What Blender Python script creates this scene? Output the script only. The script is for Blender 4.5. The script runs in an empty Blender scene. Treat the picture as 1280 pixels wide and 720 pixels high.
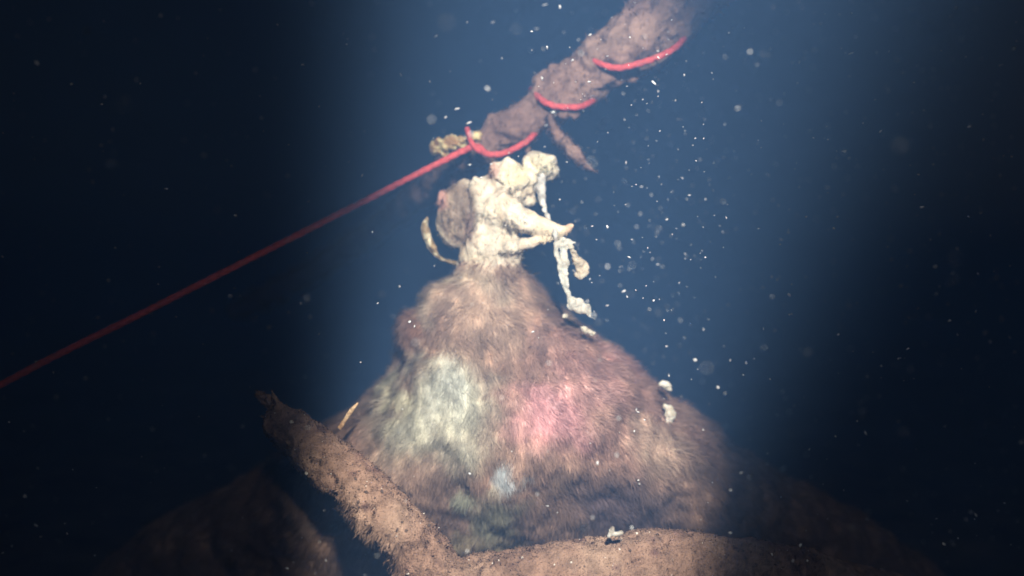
import bpy, bmesh, math, random
import numpy as np
from mathutils import Vector, Matrix
from mathutils.kdtree import KDTree

random.seed(7)
rng = np.random.default_rng(7)
SC = bpy.context.scene
COL = SC.collection

# ------------------------------------------------------------------ camera
cam_d = bpy.data.cameras.new('camera')
cam = bpy.data.objects.new('camera', cam_d)
COL.objects.link(cam)
cam.location = (0, -1.0, 0)
cam.rotation_euler = (math.radians(90), 0, 0)
cam_d.sensor_width = 36
cam_d.lens = 36 / 1.28
cam_d.clip_start = 0.01
cam_d.clip_end = 200
cam_d.dof.use_dof = True
cam_d.dof.focus_distance = 0.88
cam_d.dof.aperture_fstop = 1.6
SC.camera = cam

# ------------------------------------------------------------------ night water: faint sky, diver's torch
world = bpy.data.worlds.new('World')
SC.world = world
world.use_nodes = True
wn = world.node_tree
bg = wn.nodes['Background']
sky = wn.nodes.new('ShaderNodeTexSky')
sky.sky_type = 'NISHITA'
sky.sun_disc = False
sky.sun_elevation = math.radians(25)
sky.sun_rotation = math.radians(60)
wn.links.new(sky.outputs[0], bg.inputs[0])
bg.inputs[1].default_value = 0.001

torch_d = bpy.data.lights.new('dive_torch_light', 'SPOT')
torch = bpy.data.objects.new('dive_torch_light', torch_d)
COL.objects.link(torch)
torch_d.energy = 232
torch_d.color = (1.0, 0.91, 0.80)
torch_d.shadow_soft_size = 0.03
torch_d.spot_size = math.radians(50)
torch_d.spot_blend = 0.42
torch.location = (0.082, -1.26, 0.44)
torch_aim = Vector((0.026, 0.05, -0.11))
torch.rotation_euler = ((torch_aim - torch.location).to_track_quat('-Z', 'Y').to_matrix() @ Matrix.Rotation(math.radians(-10), 3, 'Z')).to_euler()
torch.scale = (0.41, 1.0, 1.0)
# weak wide fill lamp added at the torch to lift the dark sides
side_fill_d = bpy.data.lights.new('torch_side_fill', 'SPOT')
side_fill = bpy.data.objects.new('torch_side_fill', side_fill_d)
COL.objects.link(side_fill)
side_fill_d.energy = 8
side_fill_d.color = torch_d.color
side_fill_d.shadow_soft_size = 0.03
side_fill_d.spot_size = math.radians(75)
side_fill_d.spot_blend = 1.0
side_fill.location = torch.location
side_fill.rotation_euler = torch.rotation_euler

SC.view_settings.view_transform = 'Standard'
SC.view_settings.look = 'None'
SC.view_settings.gamma = 1
SC.view_settings.exposure = 0
SC.view_settings.use_curve_mapping = False
SC.cycles.use_denoising = True
SC.cycles.max_bounces = 8
SC.cycles.volume_bounces = 2
SC.cycles.transparent_max_bounces = 8

# ------------------------------------------------------------------ helpers
def P(px, py, y=0.0):
    s = 1.0 + y
    return Vector(((px - 640) / 1000 * s, y, (360 - py) / 1000 * s))

def PX(co):
    s = 1.0 + co[:, 1]
    return co[:, 0] / s * 1000 + 640, 360 - co[:, 2] / s * 1000

_perm = rng.random((64, 64, 64)).astype(np.float32)
def vnoise(p):
    i = np.floor(p).astype(int)
    f = p - i
    f = f * f * (3 - 2 * f)
    r = np.zeros(len(p))
    for dx in (0, 1):
        wx = f[:, 0] if dx else 1 - f[:, 0]
        for dy in (0, 1):
            wy = f[:, 1] if dy else 1 - f[:, 1]
            for dz in (0, 1):
                wz = f[:, 2] if dz else 1 - f[:, 2]
                r += wx * wy * wz * _perm[(i[:, 0] + dx) % 64, (i[:, 1] + dy) % 64, (i[:, 2] + dz) % 64]
    return r * 2 - 1

def fbm(p, scale, octv=4, off=0.0):
    p = np.asarray(p) * scale + off
    a, r, t = 1.0, 0, 0
    for k in range(octv):
        r = r + a * vnoise(p * 2 ** k + 17.3 * k)
        t += a
        a *= 0.5
    return r / t

def sstep(a, b, x):
    t = np.clip((x - a) / (b - a), 0, 1)
    return t * t * (3 - 2 * t)

def tag(o, label=None, cat=None, group=None, kind=None):
    if label: o['label'] = label
    if cat: o['category'] = cat
    if group: o['group'] = group
    if kind: o['kind'] = kind
    return o

def link(name, me, mat=None, parent=None, smooth=True):
    o = bpy.data.objects.new(name, me)
    COL.objects.link(o)
    if mat:
        me.materials.clear()
        me.materials.append(mat)
    if smooth and len(me.polygons):
        me.polygons.foreach_set('use_smooth', [True] * len(me.polygons))
    if parent:
        o.parent = parent
        o.matrix_parent_inverse = parent.matrix_basis.inverted()
    return o

def empty(name, loc):
    o = bpy.data.objects.new(name, None)
    COL.objects.link(o)
    o.location = loc
    o.empty_display_size = 0.05
    return o

def catmull(pts, n):
    """pts: list of rows (x,y,z,r...) -> n samples per span"""
    a = np.array(pts, float)
    ext = np.vstack([2 * a[0] - a[1], a, 2 * a[-1] - a[-2]])
    out = []
    for k in range(1, len(ext) - 2):
        p0, p1, p2, p3 = ext[k - 1:k + 3]
        for t in np.linspace(0, 1, n, endpoint=False):
            out.append(0.5 * (2 * p1 + (p2 - p0) * t + (2 * p0 - 5 * p1 + 4 * p2 - p3) * t * t + (3 * p1 - p0 - 3 * p2 + p3) * t ** 3))
    out.append(a[-1])
    return np.array(out)

def frames(c):
    t = np.gradient(c, axis=0)
    t /= np.linalg.norm(t, axis=1)[:, None] + 1e-12
    n = np.zeros_like(c)
    ref = np.array([0.0, 1, 0]) if abs(t[0, 1]) < 0.9 else np.array([1.0, 0, 0])
    v = ref - t[0] * ref.dot(t[0])
    n[0] = v / np.linalg.norm(v)
    for k in range(1, len(c)):
        v = n[k - 1] - t[k] * n[k - 1].dot(t[k])
        n[k] = v / (np.linalg.norm(v) + 1e-12)
    return t, n, np.cross(t, n)

def tube_geo(c, r, sides=16, prof=None, flat=1.0, flatdir=None):
    """swept tube as (verts, faces); prof(k, ang)->radius factor"""
    t, n, b = frames(c)
    if flatdir is not None:
        f = np.array(flatdir, float)
        for k in range(len(c)):
            v = f - t[k] * f.dot(t[k])
            n[k] = v / np.linalg.norm(v)
            b[k] = np.cross(t[k], n[k])
    V, F = [], []
    for k in range(len(c)):
        for s in range(sides):
            a = 2 * math.pi * s / sides
            rr = r[k] * (prof(k, a) if prof else 1)
            V.append(c[k] + n[k] * math.cos(a) * rr * flat + b[k] * math.sin(a) * rr)
    for k in range(len(c) - 1):
        for s in range(sides):
            s2 = (s + 1) % sides
            F.append((k * sides + s, k * sides + s2, (k + 1) * sides + s2, (k + 1) * sides + s))
    F.append(tuple(range(sides))[::-1])
    o = (len(c) - 1) * sides
    F.append(tuple(o + s for s in range(sides)))
    return np.array(V), F

def ball_geo(c, rad, rot=0.0, seg=24, rings=16):
    V, F = [], []
    R = np.array(Matrix.Rotation(rot, 3, 'Y'))
    for i in range(rings + 1):
        th = math.pi * i / rings
        for s in range(seg):
            ph = 2 * math.pi * s / seg
            V.append(np.array(c) + R @ np.array((rad[0] * math.sin(th) * math.cos(ph), rad[1] * math.sin(th) * math.sin(ph), rad[2] * math.cos(th))))
    for i in range(rings):
        for s in range(seg):
            s2 = (s + 1) % seg
            F.append((i * seg + s, (i + 1) * seg + s, (i + 1) * seg + s2, i * seg + s2))
    return np.array(V), F

def mesh_from(geos, name):
    V, F, o = [], [], 0
    for v, f in geos:
        V.append(v)
        F += [tuple(i + o for i in q) for q in f]
        o += len(v)
    V = np.vstack(V)
    me = bpy.data.meshes.new(name)
    me.from_pydata(V.tolist(), [], F)
    bm = bmesh.new(); bm.from_mesh(me)
    bmesh.ops.remove_doubles(bm, verts=bm.verts, dist=1e-6)
    bmesh.ops.recalc_face_normals(bm, faces=bm.faces)
    bm.to_mesh(me); bm.free()
    return me

def remesh(geos, name, voxel, smooth=4):
    """fuse overlapping closed shapes into one continuous surface"""
    me = mesh_from(geos, name + '_raw')
    o = bpy.data.objects.new('temp', me)
    COL.objects.link(o)
    m = o.modifiers.new('r', 'REMESH'); m.mode = 'VOXEL'; m.voxel_size = voxel
    if smooth:
        s = o.modifiers.new('s', 'SMOOTH'); s.iterations = smooth; s.factor = 0.5
    dg = bpy.context.evaluated_depsgraph_get()
    new = bpy.data.meshes.new_from_object(o.evaluated_get(dg))
    new.name = name
    bpy.data.objects.remove(o)
    bpy.data.meshes.remove(me)
    return new

def get_co(me):
    a = np.empty(len(me.vertices) * 3); me.vertices.foreach_get('co', a); return a.reshape(-1, 3)
def get_no(me):
    a = np.empty(len(me.vertices) * 3); me.vertices.foreach_get('normal', a); return a.reshape(-1, 3)
def set_co(me, a):
    me.vertices.foreach_set('co', np.ascontiguousarray(a).ravel()); me.update()
def set_col(me, rgb):
    at = me.color_attributes.new('Col', 'FLOAT_COLOR', 'POINT')
    at.data.foreach_set('color', np.hstack([rgb, np.ones((len(rgb), 1))]).astype(np.float32).ravel())

def sample_surface(me, n, weight=None):
    """random points on a mesh with normals"""
    me.calc_loop_triangles()
    nt = len(me.loop_triangles)
    tri = np.empty(nt * 3, int); me.loop_triangles.foreach_get('vertices', tri); tri = tri.reshape(-1, 3)
    co, no = get_co(me), get_no(me)
    a, b, c = co[tri[:, 0]], co[tri[:, 1]], co[tri[:, 2]]
    w = np.linalg.norm(np.cross(b - a, c - a), axis=1)
    if weight is not None:
        w = w * weight((a + b + c) / 3, (no[tri[:, 0]] + no[tri[:, 1]] + no[tri[:, 2]]) / 3)
    k = rng.choice(nt, n, p=w / w.sum())
    u, v = rng.random(n), rng.random(n)
    m = u + v > 1
    u[m], v[m] = 1 - u[m], 1 - v[m]
    p = a[k] + (b - a)[k] * u[:, None] + (c - a)[k] * v[:, None]
    nn = no[tri[k, 0]] * (1 - u - v)[:, None] + no[tri[k, 1]] * u[:, None] + no[tri[k, 2]] * v[:, None]
    nn /= np.linalg.norm(nn, axis=1)[:, None] + 1e-9
    return p, nn

def strands(name, root, mid, tip, width, rgb_root, rgb_tip, mat, parent=None, normal=None):
    """thin tapered blades, three points each, as one mesh"""
    n = len(root)
    d = tip - root
    side = np.cross(d, rng.normal(size=(n, 3)) if normal is None else normal + 0.2 * rng.normal(size=(n, 3)))
    side /= np.linalg.norm(side, axis=1)[:, None] + 1e-9
    w = (width if np.ndim(width) else np.full(n, width))[:, None]
    V = np.stack([root - side * w, root + side * w, mid - side * w * 0.8, mid + side * w * 0.8, tip], axis=1).reshape(-1, 3)
    b = np.arange(n)[:, None] * 5
    loops = np.hstack([b, b + 1, b + 3, b + 2, b + 2, b + 3, b + 4])
    me = bpy.data.meshes.new(name)
    me.vertices.add(5 * n); me.vertices.foreach_set('co', V.ravel())
    me.loops.add(7 * n); me.loops.foreach_set('vertex_index', loops.ravel().astype(np.int32))
    me.polygons.add(2 * n)
    st = (np.arange(n)[:, None] * 7 + np.array([0, 4])).ravel()
    me.polygons.foreach_set('loop_start', st.astype(np.int32))
    me.update(calc_edges=True)
    mc = (rgb_root + rgb_tip) / 2
    set_col(me, np.stack([rgb_root, rgb_root, mc, mc, rgb_tip], axis=1).reshape(-1, 3))
    o = link(name, me, mat, parent)
    if normal is not None:                       # hairs shade softly with the hide they lie on
        nv = np.repeat(normal + 0.15 * rng.normal(size=(n, 3)), 5, axis=0)
        nv /= np.linalg.norm(nv, axis=1)[:, None]
        me.normals_split_custom_set_from_vertices(nv.tolist())
    o['kind'] = 'stuff'
    return o

# ------------------------------------------------------------------ materials
def base_mat(name, rough=0.7, spec=0.3):
    m = bpy.data.materials.new(name); m.use_nodes = True
    nt = m.node_tree
    b = nt.nodes['Principled BSDF']
    b.inputs['Roughness'].default_value = rough
    b.inputs['Specular IOR Level'].default_value = spec
    return m, nt, b

def attr_mat(name, rough=0.7, spec=0.3, noise=60, amount=0.35, bump=0.0, sss=0.0, bscale=250, transl=0.0):
    """colour from the surface's own stain attribute, broken up by noise"""
    m, nt, b = base_mat(name, rough, spec)
    at = nt.nodes.new('ShaderNodeVertexColor'); at.layer_name = 'Col'
    tc = nt.nodes.new('ShaderNodeTexCoord')
    nz = nt.nodes.new('ShaderNodeTexNoise'); nz.inputs['Scale'].default_value = noise; nz.inputs['Detail'].default_value = 6
    nt.links.new(tc.outputs['Object'], nz.inputs['Vector'])
    mr = nt.nodes.new('ShaderNodeMapRange')
    mr.inputs['From Min'].default_value = 0.3; mr.inputs['From Max'].default_value = 0.7
    mr.inputs['To Min'].default_value = 1 - amount; mr.inputs['To Max'].default_value = 1 + amount * 0.5
    nt.links.new(nz.outputs['Fac'], mr.inputs['Value'])
    mx = nt.nodes.new('ShaderNodeVectorMath'); mx.operation = 'SCALE'
    nt.links.new(at.outputs['Color'], mx.inputs[0]); nt.links.new(mr.outputs[0], mx.inputs['Scale'])
    nt.links.new(mx.outputs[0], b.inputs['Base Color'])
    if bump:
        n2 = nt.nodes.new('ShaderNodeTexNoise'); n2.inputs['Scale'].default_value = bscale; n2.inputs['Detail'].default_value = 5
        nt.links.new(tc.outputs['Object'], n2.inputs['Vector'])
        bp = nt.nodes.new('ShaderNodeBump'); bp.inputs['Strength'].default_value = bump; bp.inputs['Distance'].default_value = 0.004
        nt.links.new(n2.outputs['Fac'], bp.inputs['Height']); nt.links.new(bp.outputs[0], b.inputs['Normal'])
    if sss:
        b.inputs['Subsurface Weight'].default_value = sss
        b.inputs['Subsurface Radius'].default_value = (1, 0.6, 0.4)
        b.inputs['Subsurface Scale'].default_value = 0.006
    if transl:
        tr = nt.nodes.new('ShaderNodeBsdfTranslucent')
        nt.links.new(mx.outputs[0], tr.inputs['Color'])
        ms = nt.nodes.new('ShaderNodeMixShader'); ms.inputs[0].default_value = transl
        nt.links.new(b.outputs[0], ms.inputs[1]); nt.links.new(tr.outputs[0], ms.inputs[2])
        nt.links.new(ms.outputs[0], nt.nodes['Material Output'].inputs['Surface'])
    return m

M_skin = attr_mat('decayed_skin', 0.55, 0.35, 70, 0.3, 0.5, 0.25)
M_fur = attr_mat('wet_fur', 0.75, 0.15, 35, 0.25, transl=0.35)
M_tissue = attr_mat('loose_tissue', 0.5, 0.3, 120, 0.3, 0.4, 0.3, transl=0.3)
M_silt = attr_mat('silted_wood', 0.95, 0.05, 90, 0.4, 0.9, 0, 420)
M_bark = attr_mat('drowned_bark', 0.95, 0.05, 45, 0.35, 0.45, 0, 160)
M_fuzz = attr_mat('silt_fuzz', 0.95, 0.05, 60, 0.3, transl=0.3)
M_rope = attr_mat('red_cord', 0.7, 0.2, 160, 0.35, 0.3, 0, 900)
M_bed = attr_mat('lake_mud', 0.95, 0.05, 12, 0.5, 0.6, 0, 60)
M_speck = attr_mat('flake', 0.6, 0.3, 200, 0.1, transl=0.3)

# ------------------------------------------------------------------ lake bed (setting)
def lake_bed():
    n = 160
    u = np.linspace(-1, 1, n)
    g = np.sign(u) * (np.abs(u) * 1.2 + np.abs(u) ** 5 * 38)
    X, Y = np.meshgrid(g, g, indexing='ij')
    co = np.stack([X.ravel(), Y.ravel(), np.zeros(n * n)], 1)
    co[:, 2] = -0.56 + 0.05 * fbm(co, 3.0, 4) + 0.012 * fbm(co, 22.0, 3)
    idx = np.arange(n * n).reshape(n, n)
    F = np.stack([idx[:-1, :-1], idx[1:, :-1], idx[1:, 1:], idx[:-1, 1:]], -1).reshape(-1, 4)
    me = bpy.data.meshes.new('lake_bed'); me.from_pydata(co.tolist(), [], F.tolist())
    k = sstep(-0.4, 0.5, fbm(co, 6, 4, 5))[:, None]
    set_col(me, np.array([0.10, 0.075, 0.045]) * (1 - k) + np.array([0.16, 0.125, 0.08]) * k)
    o = link('lake_bed', me, M_bed)
    o['kind'] = 'structure'
lake_bed()

# ------------------------------------------------------------------ carcass
def blob(px, py, cx, cy, rx, ry, soft=0.6):
    d = np.sqrt(((px - cx) / rx) ** 2 + ((py - cy) / ry) ** 2)
    return 1 - sstep(1 - soft, 1 + soft * 0.4, d)

def mix(c, k, new):
    k = np.clip(k, 0, 1)[:, None]
    return c * (1 - k) + np.array(new) * k

def hide_colour(co):
    """stains, hide colour and darker lower areas of the body, fixed to its surface"""
    px, py = PX(co)
    n1 = fbm(co, 14, 4, 3.0); n2 = fbm(co, 30, 4, 9.0); n3 = fbm(co, 7, 3, 21.0)
    n4 = fbm(co, 60, 3, 140)
    px = px + 38 * n1 + 22 * n2 + 12 * n4; py = py + 36 * fbm(co, 15, 4, 40.0) + 20 * fbm(co, 33, 4, 44.0) + 12 * n4
    c = np.tile(np.array([0.275, 0.18, 0.13]), (len(co), 1))
    c = mix(c, sstep(-0.1, 0.5, n1), (0.35, 0.25, 0.18))
    c = mix(c, sstep(0.05, 0.5, n2) * 0.7, (0.19, 0.115, 0.085))
    c = mix(c, blob(px, py, 600, 352, 55, 22) * 0.8, (0.50, 0.42, 0.31))
    c = mix(c, blob(px, py, 535, 375, 30, 22) * 0.7, (0.42, 0.36, 0.27))
    c = mix(c, blob(px, py, 512, 405, 20, 26) * 0.7, (0.25, 0.13, 0.08))
    c = mix(c, blob(px, py, 548, 515, 100, 85) * 0.8, (0.32, 0.30, 0.225))
    c = mix(c, blob(px, py, 558, 508, 72, 66) * 0.85, (0.36, 0.36, 0.29))
    c = mix(c, blob(px, py, 565, 490, 26, 44) * 0.7, (0.46, 0.48, 0.42))
    c = mix(c, blob(px, py, 500, 490, 14, 28) * 0.8, (0.46, 0.44, 0.32))
    c = mix(c, blob(px, py, 755, 500, 130, 90) * 0.7, (0.37, 0.225, 0.185))
    c = mix(c, blob(px, py, 700, 512, 58, 50) * 0.8, (0.57, 0.315, 0.325))
    c = mix(c, blob(px, py, 765, 468, 42, 34) * 0.5, (0.46, 0.28, 0.26))
    c = mix(c, blob(px, py, 690, 432, 40, 40) * 0.2, (0.48, 0.28, 0.24))
    c = mix(c, blob(px, py, 750, 410, 50, 18) * 0.6, (0.56, 0.48, 0.36))
    c = mix(c, blob(px, py, 815, 550, 45, 40) * 0.55, (0.46, 0.37, 0.28))
    c = mix(c, blob(px, py, 615, 390, 60, 50) * 0.35, (0.42, 0.33, 0.25))
    lower = sstep(560, 625, py + 14 * n3)  # browner towards the bottom
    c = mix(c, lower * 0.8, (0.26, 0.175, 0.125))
    c = mix(c, blob(px, py, 775, 630, 75, 45) * 0.8, (0.12, 0.09, 0.10))  # darker purplish patch low on the right flank
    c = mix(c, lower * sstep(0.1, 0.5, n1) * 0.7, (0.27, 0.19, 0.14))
    c = mix(c, blob(px, py, 643, 592, 15, 20) * 0.95, (0.60, 0.66, 0.66))
    c = mix(c, blob(px, py, 632, 610, 12, 10) * 0.8, (0.50, 0.44, 0.33))
    c = mix(c, blob(px, py, 588, 622, 22, 18) * 0.8, (0.34, 0.37, 0.27))
    c = mix(c, blob(px, py, 630, 645, 30, 26) * 0.7, (0.30, 0.32, 0.22))
    c = mix(c, blob(px, py, 590, 675, 70, 16) * 0.6, (0.26, 0.24, 0.14))
    c = c * (1 + 0.30 * fbm(co, 26, 4, 101) - 0.35 * sstep(0.15, 0.5, fbm(co * np.array([1.6, 1, 0.6]), 34, 4, 131)))[:, None]
    stk = fbm(co * np.array([2.2, 1.5, 0.5]), 48, 3, 171)
    c = c * (1 + 0.5 * sstep(0.08, 0.45, stk))[:, None]
    return np.clip(c * 1.15, 0, 0.8)

def head_colour(co):
    px, py = PX(co)
    n1 = fbm(co, 40, 4, 3.0); n2 = fbm(co, 90, 3, 9.0)
    px = px + 5 * n1 + 3 * n2; py = py + 5 * fbm(co, 45, 4, 40.0)
    c = np.tile(np.array([0.66, 0.60, 0.47]), (len(co), 1))
    c = mix(c, sstep(0.0, 0.6, n1) * 0.6, (0.70, 0.60, 0.41))
    c = mix(c, sstep(0.05, 0.5, n2) * 0.6, (0.44, 0.33, 0.21))
    c = mix(c, sstep(0.1, 0.5, fbm(co, 28, 4, 66)) * 0.5, (0.46, 0.40, 0.31))
    ov = blob(px, py, 569, 266, 29, 47, 0.3)
    c = mix(c, ov, (0.20, 0.145, 0.095))
    c = mix(c, ov * sstep(-0.1, 0.4, n1), (0.12, 0.078, 0.055))
    c = mix(c, ov * sstep(0.1, 0.45, fbm(co, 70, 3, 15)) * 0.6, (0.36, 0.29, 0.19))
    c = mix(c, blob(px, py, 550, 248, 10, 16) * 0.8, (0.52, 0.28, 0.22))
    c = mix(c, blob(px, py, 588, 285, 9, 26) * 0.7, (0.24, 0.16, 0.12))  # shade along the brown oval's right border, painted in
    c = mix(c, blob(px, py, 643, 218, 22, 16) * 0.8, (0.72, 0.68, 0.40))
    c = mix(c, blob(px, py, 648, 243, 20, 13) * 0.7, (0.52, 0.45, 0.33))
    c = mix(c, blob(px, py, 676, 206, 22, 18) * 0.7, (0.68, 0.63, 0.42))
    c = mix(c, blob(px, py, 684, 219, 14, 9) * 0.6, (0.45, 0.38, 0.27))
    c = mix(c, blob(px, py, 616, 212, 9, 12) * 0.7, (0.50, 0.26, 0.18))  # reddish flesh with the dark of a recess painted in
    fib = fbm(co * np.array([1.0, 1.0, 0.25]), 130, 3, 88)
    c = mix(c, sstep(0.05, 0.45, fib) * 0.45, (0.42, 0.34, 0.23))
    jaw = sstep(655, 680, px) * sstep(240, 262, py)
    c = mix(c, jaw * 0.6, (0.74, 0.60, 0.38))
    c = mix(c, blob(px, py, 712, 285, 8, 9) * 0.7, (0.55, 0.34, 0.22))
    return c

def build_carcass():
    root = empty('carcass', P(640, 720, 0.2))
    tag(root, 'pale furry animal carcass with bare white neck and gaping narrow jaws', 'carcass')
    rows = [(328, 588, 644, .085, .035), (340, 578, 654, .09, .055), (355, 556, 668, .095, .072), (378, 530, 686, .105, .09),
            (400, 519, 708, .11, .11), (430, 514, 752, .12, .135), (460, 494, 788, .13, .16), (490, 464, 824, .14, .185),
            (530, 412, 876, .15, .205), (570, 342, 940, .17, .21), (620, 260, 1030, .21, .20), (670, 180, 1110, .25, .17),
            (720, 115, 1190, .29, .15), (800, 50, 1240, .32, .12)]
    R = catmull([(a, b, c, d, e) for a, b, c, d, e in rows], 5)
    seg = 72
    V, F = [], []
    for py, L, Rr, yc, dy in R:
        a, b = P(L, py, yc), P(Rr, py, yc)
        cx, w = (a.x + b.x) / 2, (b.x - a.x) / 2
        for s in range(seg):
            t = 2 * math.pi * s / seg
            ct, st = math.cos(t), math.sin(t)
            V.append((cx + w * math.copysign(abs(ct) ** 0.9, ct), yc + dy * math.copysign(abs(st) ** 0.85, st), a.z))
    for k in range(len(R) - 1):
        for s in range(seg):
            s2 = (s + 1) % seg
            F.append((k * seg + s, k * seg + s2, (k + 1) * seg + s2, (k + 1) * seg + s))
    F.append(tuple(range(seg))); o = (len(R) - 1) * seg
    F.append(tuple(o + s for s in range(seg))[::-1])
    torso = (np.array(V), F)

    def T(pts, sides=20, flat=1.0):
        c = catmull([(*P(px, py, y), r / 1000) for px, py, y, r in pts], 6)
        return tube_geo(c[:, :3], c[:, 3], sides, flat=flat)
    def B(px, py, y, rx, ry, rz, rot=0):
        return ball_geo(P(px, py, y), (rx / 1000, ry / 1000, rz / 1000), math.radians(rot))
    geos = [torso,
            T([(612, 365, .09, 42), (612, 335, .06, 40), (611, 312, .045, 37), (612, 290, .04, 35), (615, 265, .04, 31), (618, 240, .045, 25), (616, 222, .05, 17)]),
            T([(596, 330, .05, 18), (599, 295, .035, 13), (600, 262, .03, 12), (597, 240, .03, 10), (595, 224, .035, 7)]),      # pale ridge
            T([(630, 330, .03, 16), (642, 315, .02, 14), (634, 296, .02, 15), (612, 284, .02, 14)]),                              # cheek fold
            T([(622, 222, .03, 7), (627, 240, .02, 8), (633, 258, .015, 9), (645, 270, .01, 9)]),                                  # ridge to jaw
            B(572, 266, .05, 24, 28, 45, 10), B(586, 268, .045, 17, 24, 32, 0), B(557, 250, .06, 11, 12, 14), B(584, 292, .05, 16, 18, 22), B(568, 288, .055, 17, 16, 18),                                                     # brown muscle
            B(637, 222, .03, 25, 18, 15, 28), B(648, 228, .035, 16, 15, 14, 0), B(650, 244, .04, 21, 18, 13, -22), B(630, 212, .04, 12, 12, 9, 0),               # lumps of flesh
            B(671, 203, .04, 20, 13, 10, 14), B(684, 214, .05, 11, 12, 12, 0), B(664, 214, .05, 12, 12, 10, 0),
            B(686, 201, .045, 9, 8, 7, 30), B(660, 228, .05, 12, 12, 12),
            T([(600, 262, .03, 20), (628, 268, .012, 20), (650, 275, .0, 16), (675, 282, -.008, 12), (696, 287, -.012, 8), (708, 288, -.014, 6)]),   # upper jaw
            B(711, 285, -.012, 5, 5, 8, 25), B(716, 282, -.012, 3, 3, 4, 25), B(705, 291, -.012, 5, 4, 3, 0),
            T([(622, 309, .03, 18), (642, 308.5, .006, 9.5), (658, 305, -.002, 7.2), (680, 299.5, -.008, 5.2), (702, 294, -.012, 3.2)]),   # lower jaw
            ]
    me = remesh(geos, 'body', 0.0028, 3)
    co, no = get_co(me), get_no(me)
    px, py = PX(co)
    tor = sstep(325, 350, py)[:, None]
    d = tor[:, 0] * (0.022 * fbm(co, 11, 4, 2.0) + 0.006 * fbm(co, 45, 3, 8.0)) + (1 - tor[:, 0]) * (0.006 * fbm(co * np.array([0.6, 1, 1]), 40, 3, 4.0) - 0.007 * np.abs(fbm(co * np.array([1.3, 1, 0.35]), 42, 2, 24.0)) + 0.0028 * fbm(co, 190, 3, 5.0) + 0.002)
    lump_m = (1 - tor[:, 0]) * sstep(612, 626, px) * (1 - sstep(250, 264, py))
    d += lump_m * (0.012 * fbm(co, 42, 3, 71) - 0.012 * np.abs(fbm(co, 60, 2, 52)) + 0.004)
    jawm = sstep(640, 670, px) * sstep(255, 270, py) * (1 - sstep(310, 330, py))
    d *= 1 - 0.6 * jawm
    d += tor[:, 0] * (0.020 * blob(px, py, 508, 412, 26, 34) + 0.010 * blob(px, py, 548, 505, 60, 60) + 0.014 * blob(px, py, 720, 490, 80, 60))
    co = co + no * d[:, None]
    set_co(me, co)
    n3 = fbm(co, 25, 3, 77)
    fm = sstep(322, 345, py + 14 * n3)
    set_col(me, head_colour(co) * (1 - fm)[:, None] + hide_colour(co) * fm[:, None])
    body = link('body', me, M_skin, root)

    # fur: clumped tapering hairs that run from the neck outwards and down
    def wt(c, nn):
        qx, qy = PX(c)
        m = sstep(318, 352, qy + 14 * fbm(c, 25, 3, 77))
        facing = np.clip(0.35 - nn[:, 1], 0.0, 1.0)
        near = 0.30 + 0.70 * np.exp(-((qx - 640) / 300) ** 4)
        return m * facing * near * (1 - 0.9 * sstep(720, 760, qy))
    N = 250000
    root_p, nn = sample_surface(me, N, wt)
    qx, qy = PX(root_p)
    o = np.stack([(610 - qx), np.zeros(N), (qy - 300)], 1)
    o = -o / (np.linalg.norm(o, axis=1)[:, None] + 1e-9)       # radial, px space -> x right, z down
    o[:, 1] = -0.15
    # hair on the flank fans out from the reddened patch
    fx = sstep(690, 790, qx)[:, None] * sstep(430, 520, qy)[:, None]
    o2 = np.stack([qx - 640, np.zeros(N), -(qy - 420)], 1)
    o2 /= np.linalg.norm(o2, axis=1)[:, None] + 1e-9
    flow = o * (1 - fx) + o2 * fx
    sw = np.stack([fbm(root_p, 16, 3, 50), fbm(root_p, 16, 3, 60), fbm(root_p, 16, 3, 70)], 1)
    flow = flow + 0.9 * sw + 0.5 * np.stack([fbm(root_p, 60, 2, 51), fbm(root_p, 60, 2, 61), fbm(root_p, 60, 2, 71)], 1)
    flow -= nn * np.sum(flow * nn, axis=1)[:, None]
    flow /= np.linalg.norm(flow, axis=1)[:, None] + 1e-9
    lift = 0.10 + 0.22 * rng.random(N)
    ln = (0.006 + 0.012 * rng.random(N)) * (1 + 0.5 * fbm(root_p, 20, 3, 90))
    pale = blob(qx, qy, 552, 500, 60, 65) + blob(qx, qy, 692, 505, 55, 60)
    ln *= 1 - 0.35 * np.clip(pale, 0, 1)
    ln = ln[:, None]
    # clumps
    nc = 7000
    ck = rng.choice(N, nc, replace=False)
    kd = KDTree(nc)
    for i, c in enumerate(root_p[ck]): kd.insert(c, i)
    kd.balance()
    near = np.array([kd.find(p)[1] for p in root_p.tolist()])
    cc = root_p[ck][near]
    cj = rng.normal(size=(nc, 3))[near] * 0.15
    dirn = flow + nn * lift[:, None] + cj + 0.28 * rng.normal(size=(N, 3))
    dirn /= np.linalg.norm(dirn, axis=1)[:, None]
    pull = (cc - root_p)
    mid = root_p + dirn * ln * 0.5 + pull * 0.08 + nn * ln * 0.08
    tip = root_p + dirn * ln + pull * 0.20 + rng.normal(size=(N, 3)) * 0.0012
    tip[:, 2] -= 0.0015
    rc = hide_colour(root_p)
    var = (1 + 0.12 * rng.normal(size=N))[:, None] * (1 + 0.08 * rng.normal(size=nc))[near][:, None]
    var = np.clip(var, 0.45, 1.6)
    strands('fur', root_p - nn * 0.001, mid, tip, 0.0002 + 0.0002 * rng.random(N), rc * var, np.clip(rc * var * 1.12 + 0.02, 0, 0.85), M_fur, root, nn)

    # slack wisps of tissue over the bare neck and head
    hp, hn = sample_surface(me, 3500, lambda c, n: (1 - sstep(322, 345, PX(c)[1])) * np.clip(0.6 - n[:, 1], 0, 1))
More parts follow.
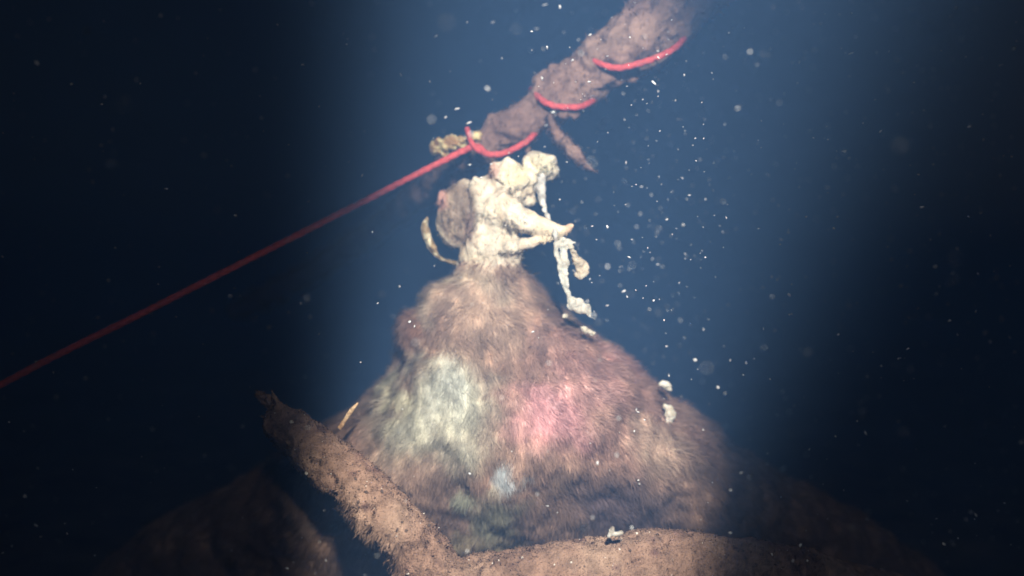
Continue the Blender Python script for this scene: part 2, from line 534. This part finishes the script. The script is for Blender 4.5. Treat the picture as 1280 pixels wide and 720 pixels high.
    hd = hn * 0.5 + np.stack([fbm(hp, 60, 3, 1), fbm(hp, 60, 3, 2), fbm(hp, 60, 3, 5) - 0.4], 1) * 1.4
    hl = (0.0015 + 0.004 * rng.random(len(hp)) ** 2)[:, None]
    hc = head_colour(hp) * np.clip(1 + 0.1 * rng.normal(size=len(hp)), 0.6, 1.2)[:, None]
    strands('tissue_wisps', hp - hn * 0.0008, hp + hd * hl * 0.5, hp + hd * hl, 0.0006 + 0.0005 * rng.random(len(hp)), hc, hc, M_tissue, root, hn)

    # thin curved flap of skin standing off the left of the neck
    c = catmull([(*P(x, y, d), r / 1000) for x, y, d, r in [(534, 273, .05, 1.5), (531, 283, .045, 4.5), (534, 296, .04, 5.5), (540, 309, .04, 5), (546, 319, .045, 3), (556, 325, .055, 2.2), (572, 330, .075, 2.5), (590, 335, .09, 3)]], 8)
    v, f = tube_geo(c[:, :3], c[:, 3], 14, flat=1.9)
    fl = remesh([(v, f)], 'skin_flap', 0.0010, 1)
    q = get_co(fl); q = q + get_no(fl) * (0.0022 * fbm(q, 170, 3, 6))[:, None]; set_co(fl, q)
    k = sstep(-0.2, 0.4, fbm(q, 120, 3, 2))[:, None]
    set_col(fl, np.array([0.36, 0.26, 0.13]) * (1 - k) + np.array([0.78, 0.72, 0.50]) * k)
    tag(link('skin_flap', fl, M_tissue, root), 'yellowish crescent flap of skin off the neck')

    # shreds of tissue hanging past the jaws
    def shred(pts, flat, name, base, dark, vox=0.0011, amp=0.0045):
        gs = []
        for p in pts:
            c = catmull([(*P(x, y, d), r / 1000) for x, y, d, r in p], 7)
            gs.append(tube_geo(c[:, :3], c[:, 3], 12, flat=flat, flatdir=(0.2, 1, 0)))
        m = remesh(gs, name, vox, 1)
        q = get_co(m); q = q + get_no(m) * (amp * fbm(q, 130, 4, 13))[:, None]; set_co(m, q)
        k = sstep(-0.3, 0.4, fbm(q, 90, 3, 31))[:, None]
        set_col(m, np.array(dark) * (1 - k) + np.array(base) * k)
        return link(name, m, M_tissue, root)
    shred([[(672, 218, .045, 8), (674, 230, .04, 8.5), (677, 242, .03, 6.5), (680, 255, .02, 4), (682, 266, .012, 2.2), (688, 277, .0, 2.4), (693, 286, -.02, 2.2), (694, 300, -.02, 2.6)]],
          0.7, 'tissue_strand', (0.74, 0.73, 0.66), (0.52, 0.50, 0.44))
    shred([[(696, 300, -.02, 2.2), (696, 315, -.018, 3), (699, 332, -.015, 3.4), (703, 350, -.012, 4), (709, 366, -.01, 3.6), (714, 377, -.01, 5)],
           [(706, 300, -.018, 3.5), (706, 318, -.014, 4.5), (706, 336, -.012, 4.2), (708, 354, -.012, 3.2), (712, 370, -.01, 3)],
           [(699, 301, -.018, 4), (703, 315, -.015, 3.6), (703, 335, -.013, 3.4), (706, 350, -.012, 3.2)],
           [(700, 300, -.018, 3), (712, 302, -.018, 3), (719, 303, -.018, 1.5)],
           [(712, 373, -.01, 5), (719, 380, -.012, 8.5), (728, 385, -.014, 8.5), (735, 388, -.015, 5.5), (738, 395, -.016, 1.8), (745, 400, -.018, 0.9)],
           [(716, 382, -.012, 6), (709, 384, -.01, 3)], [(733, 384, -.014, 5), (739, 383, -.014, 3)]],
          0.45, 'tissue_ribbon', (0.82, 0.81, 0.70), (0.58, 0.56, 0.47))
    shred([[(712, 304, -.018, 2.2), (716, 314, -.012, 4), (721, 324, -.005, 6), (727, 334, .0, 8), (731, 341, .0, 6)], [(720, 340, .005, 3), (728, 344, .0, 5), (735, 338, .0, 4)]],
          0.7, 'tissue_lobe', (0.82, 0.78, 0.62), (0.64, 0.55, 0.40))
    # torn white edges of skin on the right flank
    for pts in ([(826, 478, .03, 3), (833, 482, .03, 5), (837, 489, .03, 4)], [(829, 508, .02, 3), (836, 512, .02, 6), (838, 522, .02, 5), (834, 532, .02, 4), (831, 537, .02, 3)],
                [(704, 393, -.005, 1.5), (708, 396, -.005, 3.5), (711, 398, -.005, 2)], [(724, 408, .0, 1.5), (730, 411, .0, 3), (738, 417, .0, 2.2), (742, 419, .0, 2.6)]):
        c = [(x, y, d, r) for x, y, d, r in pts]
        shred([c], 0.6, 'torn_skin', (0.84, 0.82, 0.72), (0.60, 0.55, 0.42), 0.0008, 0.0055)
build_carcass()

# ------------------------------------------------------------------ branches
def wood_colour(co, a, b, dark, sc=18):
    c = np.tile(np.array(a), (len(co), 1))
    c = mix(c, sstep(-0.2, 0.5, fbm(co, sc, 4, 1.0)), b)
    c = mix(c, sstep(0.25, 0.6, fbm(co, sc * 3, 4, 6.0)) * 0.8, dark)
    return c

def fuzz(name, me, n, ln, mat, parent, col, weight=None, droop=0.5, w=0.0005):
    p, nn = sample_surface(me, n, weight)
    d = nn + rng.normal(size=(n, 3)) * 0.6
    d[:, 2] -= droop
    d /= np.linalg.norm(d, axis=1)[:, None]
    L = (ln * (0.3 + rng.random(n)) * (1 + 0.8 * fbm(p, 40, 3, 8)))[:, None]
    tip = p + d * L
    mid = p + (d * 0.5 + nn * 0.12) * L + rng.normal(size=(n, 3)) * 0.0006
    c = col(p) * np.clip(1 + 0.12 * rng.normal(size=n), 0.5, 1.6)[:, None]
    return strands(name, p - nn * 0.0008, mid, tip, w * (0.6 + 0.8 * rng.random(n)), c, c * 1.05, mat, parent, nn)

UB = [(1010, -160, .02, 50), (930, -75, .04, 46), (865, -12, .06, 43), (808, 38, .08, 41), (765, 72, .09, 37), (735, 95, .10, 30), (715, 108, .10, 32), (692, 124, .105, 29),
      (670, 140, .11, 22), (650, 155, .11, 26), (625, 170, .115, 23), (600, 186, .13, 20), (565, 212, .26, 18), (510, 255, .55, 17), (450, 300, .95, 16), (380, 345, 1.4, 15), (300, 385, 1.9, 14)]
def upper_branch():
    root = empty('hanging_branch', P(808, 38, .08))
    tag(root, 'drowned brown branch slanting up to the right, wound with red rope', 'branch')
    c = catmull([(*P(x, y, d), r / 1000 * (1 + d)) for x, y, d, r in UB], 8)
    main = tube_geo(c[:, :3], c[:, 3], 28)
    ex = []
    for pts in ([(700, 130, .09, 10), (704, 142, .08, 8), (703, 150, .08, 3)], [(715, 132, .08, 10), (718, 143, .08, 6), (720, 149, .08, 2.5)],
                [(760, 95, .09, 12), (785, 98, .085, 9), (808, 88, .08, 7)], [(745, 60, .09, 14), (733, 62, .09, 8), (727, 64, .09, 3)],
                [(658, 168, .10, 8), (660, 182, .10, 3.2), (661, 192, .10, 2.0)]):
        q = catmull([(*P(x, y, d), r / 1000 * 1.08) for x, y, d, r in pts], 6)
        ex.append(tube_geo(q[:, :3], q[:, 3], 12))
    me = remesh([main] + ex, 'limb', 0.0024, 2)
    co, no = get_co(me), get_no(me)
    d = 0.015 * fbm(co, 24, 4, 11) + 0.007 * fbm(co, 70, 4, 19) + 0.0015 * fbm(co, 260, 2, 3)
    set_co(me, co + no * d[:, None])
    colf = lambda p: wood_colour(p, (0.17, 0.105, 0.08), (0.24, 0.16, 0.12), (0.10, 0.062, 0.05))
    set_col(me, colf(get_co(me)))
    link('limb', me, M_bark, root)
    nearw = lambda p, n: (p[:, 0] > -0.2) * (p[:, 0] < 0.4) * np.clip(0.5 - n[:, 1], 0, 1)
    fuzz('silt_fuzz', me, 5000, 0.007, M_fuzz, root, colf, nearw, 0.4)
    # shaggy twig hanging from the underside
    q = catmull([(*P(x, y, d), r / 1000 * 1.08) for x, y, d, r in [(688, 140, .09, 5), (690, 154, .085, 5), (697, 166, .08, 6.5), (708, 181, .08, 7), (720, 194, .08, 6.5), (731, 205, .08, 5), (740, 212, .08, 2.5), (748, 217, .08, 1)]], 7)
    sp = [(690, 156, .085, 4), (685, 162, .085, 2.5), (682, 165, .085, 1)]
    q2 = catmull([(*P(x, y, d), r / 1000 * 1.08) for x, y, d, r in sp], 5)
    tm = remesh([tube_geo(q[:, :3], q[:, 3], 14), tube_geo(q2[:, :3], q2[:, 3], 8)], 'twig', 0.0014, 1)
    a = get_co(tm); set_co(tm, a + get_no(tm) * (0.005 * fbm(a, 90, 4, 4))[:, None])
    set_col(tm, colf(get_co(tm)) * 1.1)
    link('twig', tm, M_bark, root)
    fuzz('twig_fuzz', tm, 1200, 0.005, M_fuzz, root, lambda p: colf(p) * 1.15, None, 0.5)
upper_branch()

def lower_branch():
    root = empty('silted_branch', P(545, 715, -.15))
    tag(root, 'forked branch thick with tan silt lying in front of the carcass', 'branch')
    y = -.15
    s = 0.85
    A = [(338, 512, -.07, 14), (347, 521, -.075, 23), (365, 538, -.09, 29), (400, 568, -.11, 31), (440, 601, -.13, 32), (480, 640, y, 33), (520, 685, y, 36), (552, 728, y, 40), (575, 775, y, 44), (590, 840, y, 46), (600, 920, -.14, 48)]
    Bp = [(545, 745, y, 40), (590, 735, y, 42), (640, 728, y, 44), (700, 722, y, 44), (770, 714, -.14, 45), (842, 710, -.13, 45), (930, 714, -.11, 42), (1040, 735, -.08, 38), (1180, 780, -.03, 34), (1300, 840, 0, 30)]
    gs = []
    for q in ([(362, 528, -.08, 14), (338, 503, -.07, 8), (322, 492, -.06, 1.5)], [(366, 545, -.09, 13), (342, 528, -.09, 8), (324, 518, -.09, 2)], [(360, 522, -.09, 10), (345, 500, -.09, 5), (338, 484, -.09, 1)]):
        c = catmull([(*P(px, py, d), r / 1000) for px, py, d, r in q], 6)
        gs.append(tube_geo(c[:, :3], c[:, 3], 12))
    for pts in (A, Bp):
        c = catmull([(*P(px, py, d), r / 1000 * (1 + d)) for px, py, d, r in pts], 8)
        gs.append(tube_geo(c[:, :3], c[:, 3], 32))
    me = remesh(gs, 'limb', 0.0022, 4)
    co, no = get_co(me), get_no(me)
    d = 0.009 * fbm(co, 20, 4, 31) + 0.004 * fbm(co, 70, 4, 39) + 0.0016 * fbm(co, 240, 3, 3) - 0.006 * sstep(0.25, 0.6, fbm(co, 48, 3, 93))
    set_co(me, co + no * d[:, None])
    colf = lambda p: wood_colour(p, (0.26, 0.165, 0.115), (0.35, 0.24, 0.17), (0.14, 0.08, 0.065), 22) * (1 + 0.25 * fbm(p, 9, 3, 55))[:, None]
    set_col(me, colf(get_co(me)))
    link('limb', me, M_silt, root)
    fr = lambda p, n: (p[:, 0] > -0.3) * (p[:, 0] < 0.35) * np.clip(0.5 - n[:, 1], 0, 1) * (PX(p)[1] < 740)
    fuzz('silt_fuzz', me, 15000, 0.003, M_fuzz, root, colf, fr, 0.15, 0.00045)
    # longer weed threads on the shaded underside of the sloping limb
    lw = lambda p, n: (PX(p)[0] < 505) * (PX(p)[0] > 425) * (n[:, 2] < -0.05) * (n[:, 1] < 0.1) * sstep(-0.1, 0.4, fbm(p, 45, 3, 2))
    fuzz('weed_threads', me, 1600, 0.011, M_fuzz, root, lambda p: colf(p) * 1.15, lw, 1.2, 0.0006)
    # dark and pale crumbs lodged in the silt
    p, nn = sample_surface(me, 300, fr)
    V, F, C = [], [], []
    for k in range(len(p)):
        r = 0.0005 + 0.0012 * rng.random() ** 4
        v, f = ball_geo(p[k] + nn[k] * r * 0.3, (r * (0.7 + rng.random()), r, r * (0.7 + 0.6 * rng.random())), rng.random() * 3, 6, 4)
        V.append((v, f)); col = (0.10, 0.07, 0.055) if rng.random() < 0.72 else (0.78, 0.74, 0.66)
        C += [col] * len(v)
    cm = bpy.data.meshes.new('crumbs')
    o, VV, FF = 0, [], []
    for v, f in V:
        VV += v.tolist(); FF += [tuple(i + o for i in q) for q in f]; o += len(v)
    cm.from_pydata(VV, [], FF)
    set_col(cm, np.array(C))
    link('silt_crumbs', cm, M_speck, root)['kind'] = 'stuff'
lower_branch()

# ------------------------------------------------------------------ rope
def rope():
    pts = [(-150, 560, -.05), (0, 480, -.02), (200, 380, .01), (438, 261, .045), (500, 229, .055), (550, 203, .062), (592, 183, .068), (608, 192, .070), (626, 192, .075), (645, 184, .078), (663, 172, .085),
           (676, 152, .13), (672, 128, .145), (664, 113, .13), (668, 113, .095), (676, 124, .074), (692, 132, .066), (712, 134, .066), (731, 131, .075),
           (752, 112, .135), (742, 80, .145), (728, 64, .115), (733, 69, .080), (748, 79, .056), (772, 85, .046), (805, 77, .036), (832, 66, .030), (850, 54, .045), (862, 36, .085), (858, 6, .12), (838, -24, .125), (815, -40, .10), (800, -50, .06)]
    c = catmull([tuple(P(*p)) for p in pts], 40)
    L = np.concatenate([[0], np.cumsum(np.linalg.norm(np.diff(c, axis=0), axis=1))])
    n = int(L[-1] / 0.0022)
    u = np.linspace(0, L[-1], n)
    c = np.stack([np.interp(u, L, c[:, k]) for k in range(3)], 1)
    r = np.full(n, 0.0043) * (1 + 0.10 * fbm(c, 60, 3, 4))
    c = c + 0.0022 * np.stack([fbm(c, 9, 2, 1), fbm(c, 9, 2, 2), fbm(c, 9, 2, 3)], 1)
    prof = lambda k, a: 0.84 + 0.18 * abs(math.cos(1.5 * (a - u[k] * 2 * math.pi / 0.040)))
    g = tube_geo(c, r, 24, prof)
    me = mesh_from([g], 'cord')
    def cf(co):
        k = sstep(0.1, 0.6, fbm(co, 70, 4, 2))[:, None] * 0.6
        return np.array([0.46, 0.07, 0.065]) * (1 - k) + np.array([0.29, 0.12, 0.105]) * k
    set_col(me, cf(get_co(me)))
    root = empty('red_rope', P(592, 183, .068))
    tag(root, 'red rope pulled taut from the left and spiralled round the branch', 'rope')
    link('cord', me, M_rope, root)
    # hitch over the taut rope, with its short end going over the branch
    kp = [(606, 192, .072), (598, 188, .064), (592, 182, .062), (588, 175, .066), (586, 168, .072), (584, 161, .080)]
    kc = catmull([tuple(P(*p)) for p in kp], 14)
    km = mesh_from([tube_geo(kc, np.full(len(kc), 0.0036), 16)], 'hitch')
    set_col(km, cf(get_co(km)))
    link('hitch', km, M_rope, root)
rope()

# ------------------------------------------------------------------ small debris
def lump(name, geos, vox, amp, sc, cols, mat, label, cat):
    m = remesh(geos, name, vox, 1)
    q = get_co(m); set_co(m, q + get_no(m) * (amp * fbm(q, sc, 4, 3))[:, None])
    k = sstep(-0.25, 0.3, fbm(q, sc * 0.8, 3, 12))[:, None]
    set_col(m, np.array(cols[0]) * (1 - k) + np.array(cols[1]) * k)
    return tag(link(name, m, mat), label, cat)

def T2(pts, sides=14):
    c = catmull([(*P(x, y, d), r / 1000) for x, y, d, r in pts], 6)
    return tube_geo(c[:, :3], c[:, 3], sides)
lump('wood_scrap', [T2([(540, 188, .10, 4), (550, 184, .09, 9), (562, 180, .085, 10), (575, 177, .085, 8), (584, 174, .09, 5), (592, 171, .10, 4.5), (601, 167, .105, 2.5)]),
                    T2([(552, 190, .09, 6), (560, 195, .09, 4)]), T2([(556, 176, .085, 5), (568, 172, .085, 5), (580, 170, .09, 3)])],
     0.0009, 0.010, 120, ((0.36, 0.21, 0.08), (0.82, 0.70, 0.36)), M_tissue, 'ragged yellow scrap lodged above the hitch of the red rope', 'debris')
tw = lump('twig', [T2([(424, 536, -.06, 2.5), (434, 521, -.06, 2.6), (441, 511, -.06, 2.4), (448, 503, -.06, 1.6)], 10)], 0.0008, 0.0012, 150,
     ((0.50, 0.30, 0.15), (0.72, 0.52, 0.30)), M_silt, 'short thin orange twig sticking up beside the left flank of the carcass', 'twig')
lump('leaf_scrap', [T2([(760, 672, -.18, 1.6), (764, 664, -.18, 3), (767, 658, -.18, 1.6)]), T2([(764, 667, -.18, 1.8), (772, 668, -.18, 2.6), (778, 665, -.18, 1.2)])],
     0.0008, 0.002, 160, ((0.30, 0.27, 0.22), (0.62, 0.60, 0.52)), M_tissue, 'tiny pale scrap standing on the right limb of the silted branch', 'debris')

def flakes():
    """drifting particles, far too many to count"""
    V, F, C, o = [], [], [], 0
    base = bmesh.new(); bmesh.ops.create_icosphere(base, subdivisions=1, radius=1)
    bv = np.array([v.co[:] for v in base.verts]); bf = [[v.index for v in f.verts] for f in base.faces]; base.free()
    spots = []
    for k in range(2000):
        d = -0.40 + 1.3 * rng.random()
        px = 1280 * rng.random(); py = 720 * rng.random()
        if rng.random() > 0.35 + 0.65 * sstep(500, 800, np.array([px]))[0]: continue
        r = (0.0006 + 0.0012 * rng.random() ** 3) * (1 + d)
        spots.append((px, py, d, r, 1 + rng.random()))
    for k in range(330):
        d = -0.15 + 0.5 * rng.random()
        spots.append((800 + 85 * rng.normal(), 230 + 140 * rng.normal(), d, (0.0005 + 0.0012 * rng.random() ** 4) * (1 + d), 1 + rng.random()))
    for k in range(22):
        d = -0.62 + 0.2 * rng.random()
        spots.append((1280 * rng.random() ** 0.7, 720 * rng.random(), d, 0.0007 * (0.5 + rng.random()), 1.2))
    for px, py, d, r, e in [(571, 136, .0, 2.0, 2.4), (585, 154, .02, 1.8, 2.8), (557, 147, .02, 1.4, 2.0), (616, 28, .1, 1.8, 2), (700, 9, .0, 2, 1.5), (681, 6, .1, 1.6, 2), (671, 36, .2, 2.2, 2.2), (818, 104, -.1, 2.6, 1.6),
                            (716, 75, .0, 1.8, 1.5), (822, 64, .0, 2.0, 1.6), (738, 43, .0, 1.6, 2), (587, 206, .0, 1.6, 1.8), (678, 98, .0, 1.8, 1.6), (614, 205, .0, 1.4, 1.6), (780, 364, .0, 2.0, 1.4), (759, 382, .0, 1.8, 1.6), (823, 72, -.1, 1.4, 2.2), (501, 93, .0, 1.6, 1.5), (545, 45, .0, 1.6, 2), (512, 402, -.1, 1.6, 1.2), (518, 408, -.1, 1.4, 1.2)]:
        spots.append((px, py, d, r / 1000, e))
    for px, py, d, r, e in spots:
        c = np.array(P(px, py, d))
        R = np.array(Matrix.Rotation(rng.random() * 6.3, 3, Vector(rng.normal(size=3)).normalized()))
        v = (bv * (1 + 0.5 * rng.normal(size=(len(bv), 1)) * 0.6) * np.array([r * e, r, r * 0.6])) @ R.T + c
        V += v.tolist(); F += [[i + o for i in f] for f in bf]; o += len(v)
        C += [(0.80, 0.82, 0.80)] * len(v)
    me = bpy.data.meshes.new('drifting_particles'); me.from_pydata(V, [], F)
    set_col(me, np.array(C))
    tag(link('drifting_particles', me, M_speck), 'fine white particles drifting all through the dark water', 'particles', kind='stuff')
flakes()

# ------------------------------------------------------------------ the water itself
def haze():
    bm = bmesh.new(); bmesh.ops.create_cube(bm, size=1)
    for v in bm.verts:
        v.co = Vector((v.co.x * 90, v.co.y * 90, -1.7 if v.co.z < 0 else 1.2))
    me = bpy.data.meshes.new('haze'); bm.to_mesh(me); bm.free()
    m = bpy.data.materials.new('murky_water'); m.use_nodes = True
    nt = m.node_tree; nt.nodes.clear()
    out = nt.nodes.new('ShaderNodeOutputMaterial')
    pv = nt.nodes.new('ShaderNodeVolumePrincipled')
    pv.inputs['Color'].default_value = (0.20, 0.44, 0.92, 1)
    pv.inputs['Density'].default_value = 0.155
    pv.inputs['Anisotropy'].default_value = 0.0
    nt.links.new(pv.outputs[0], out.inputs['Volume'])
    o = link('haze', me, m, smooth=False)
    tag(o, 'blue murky water filling the whole scene', 'water', kind='stuff')
haze()
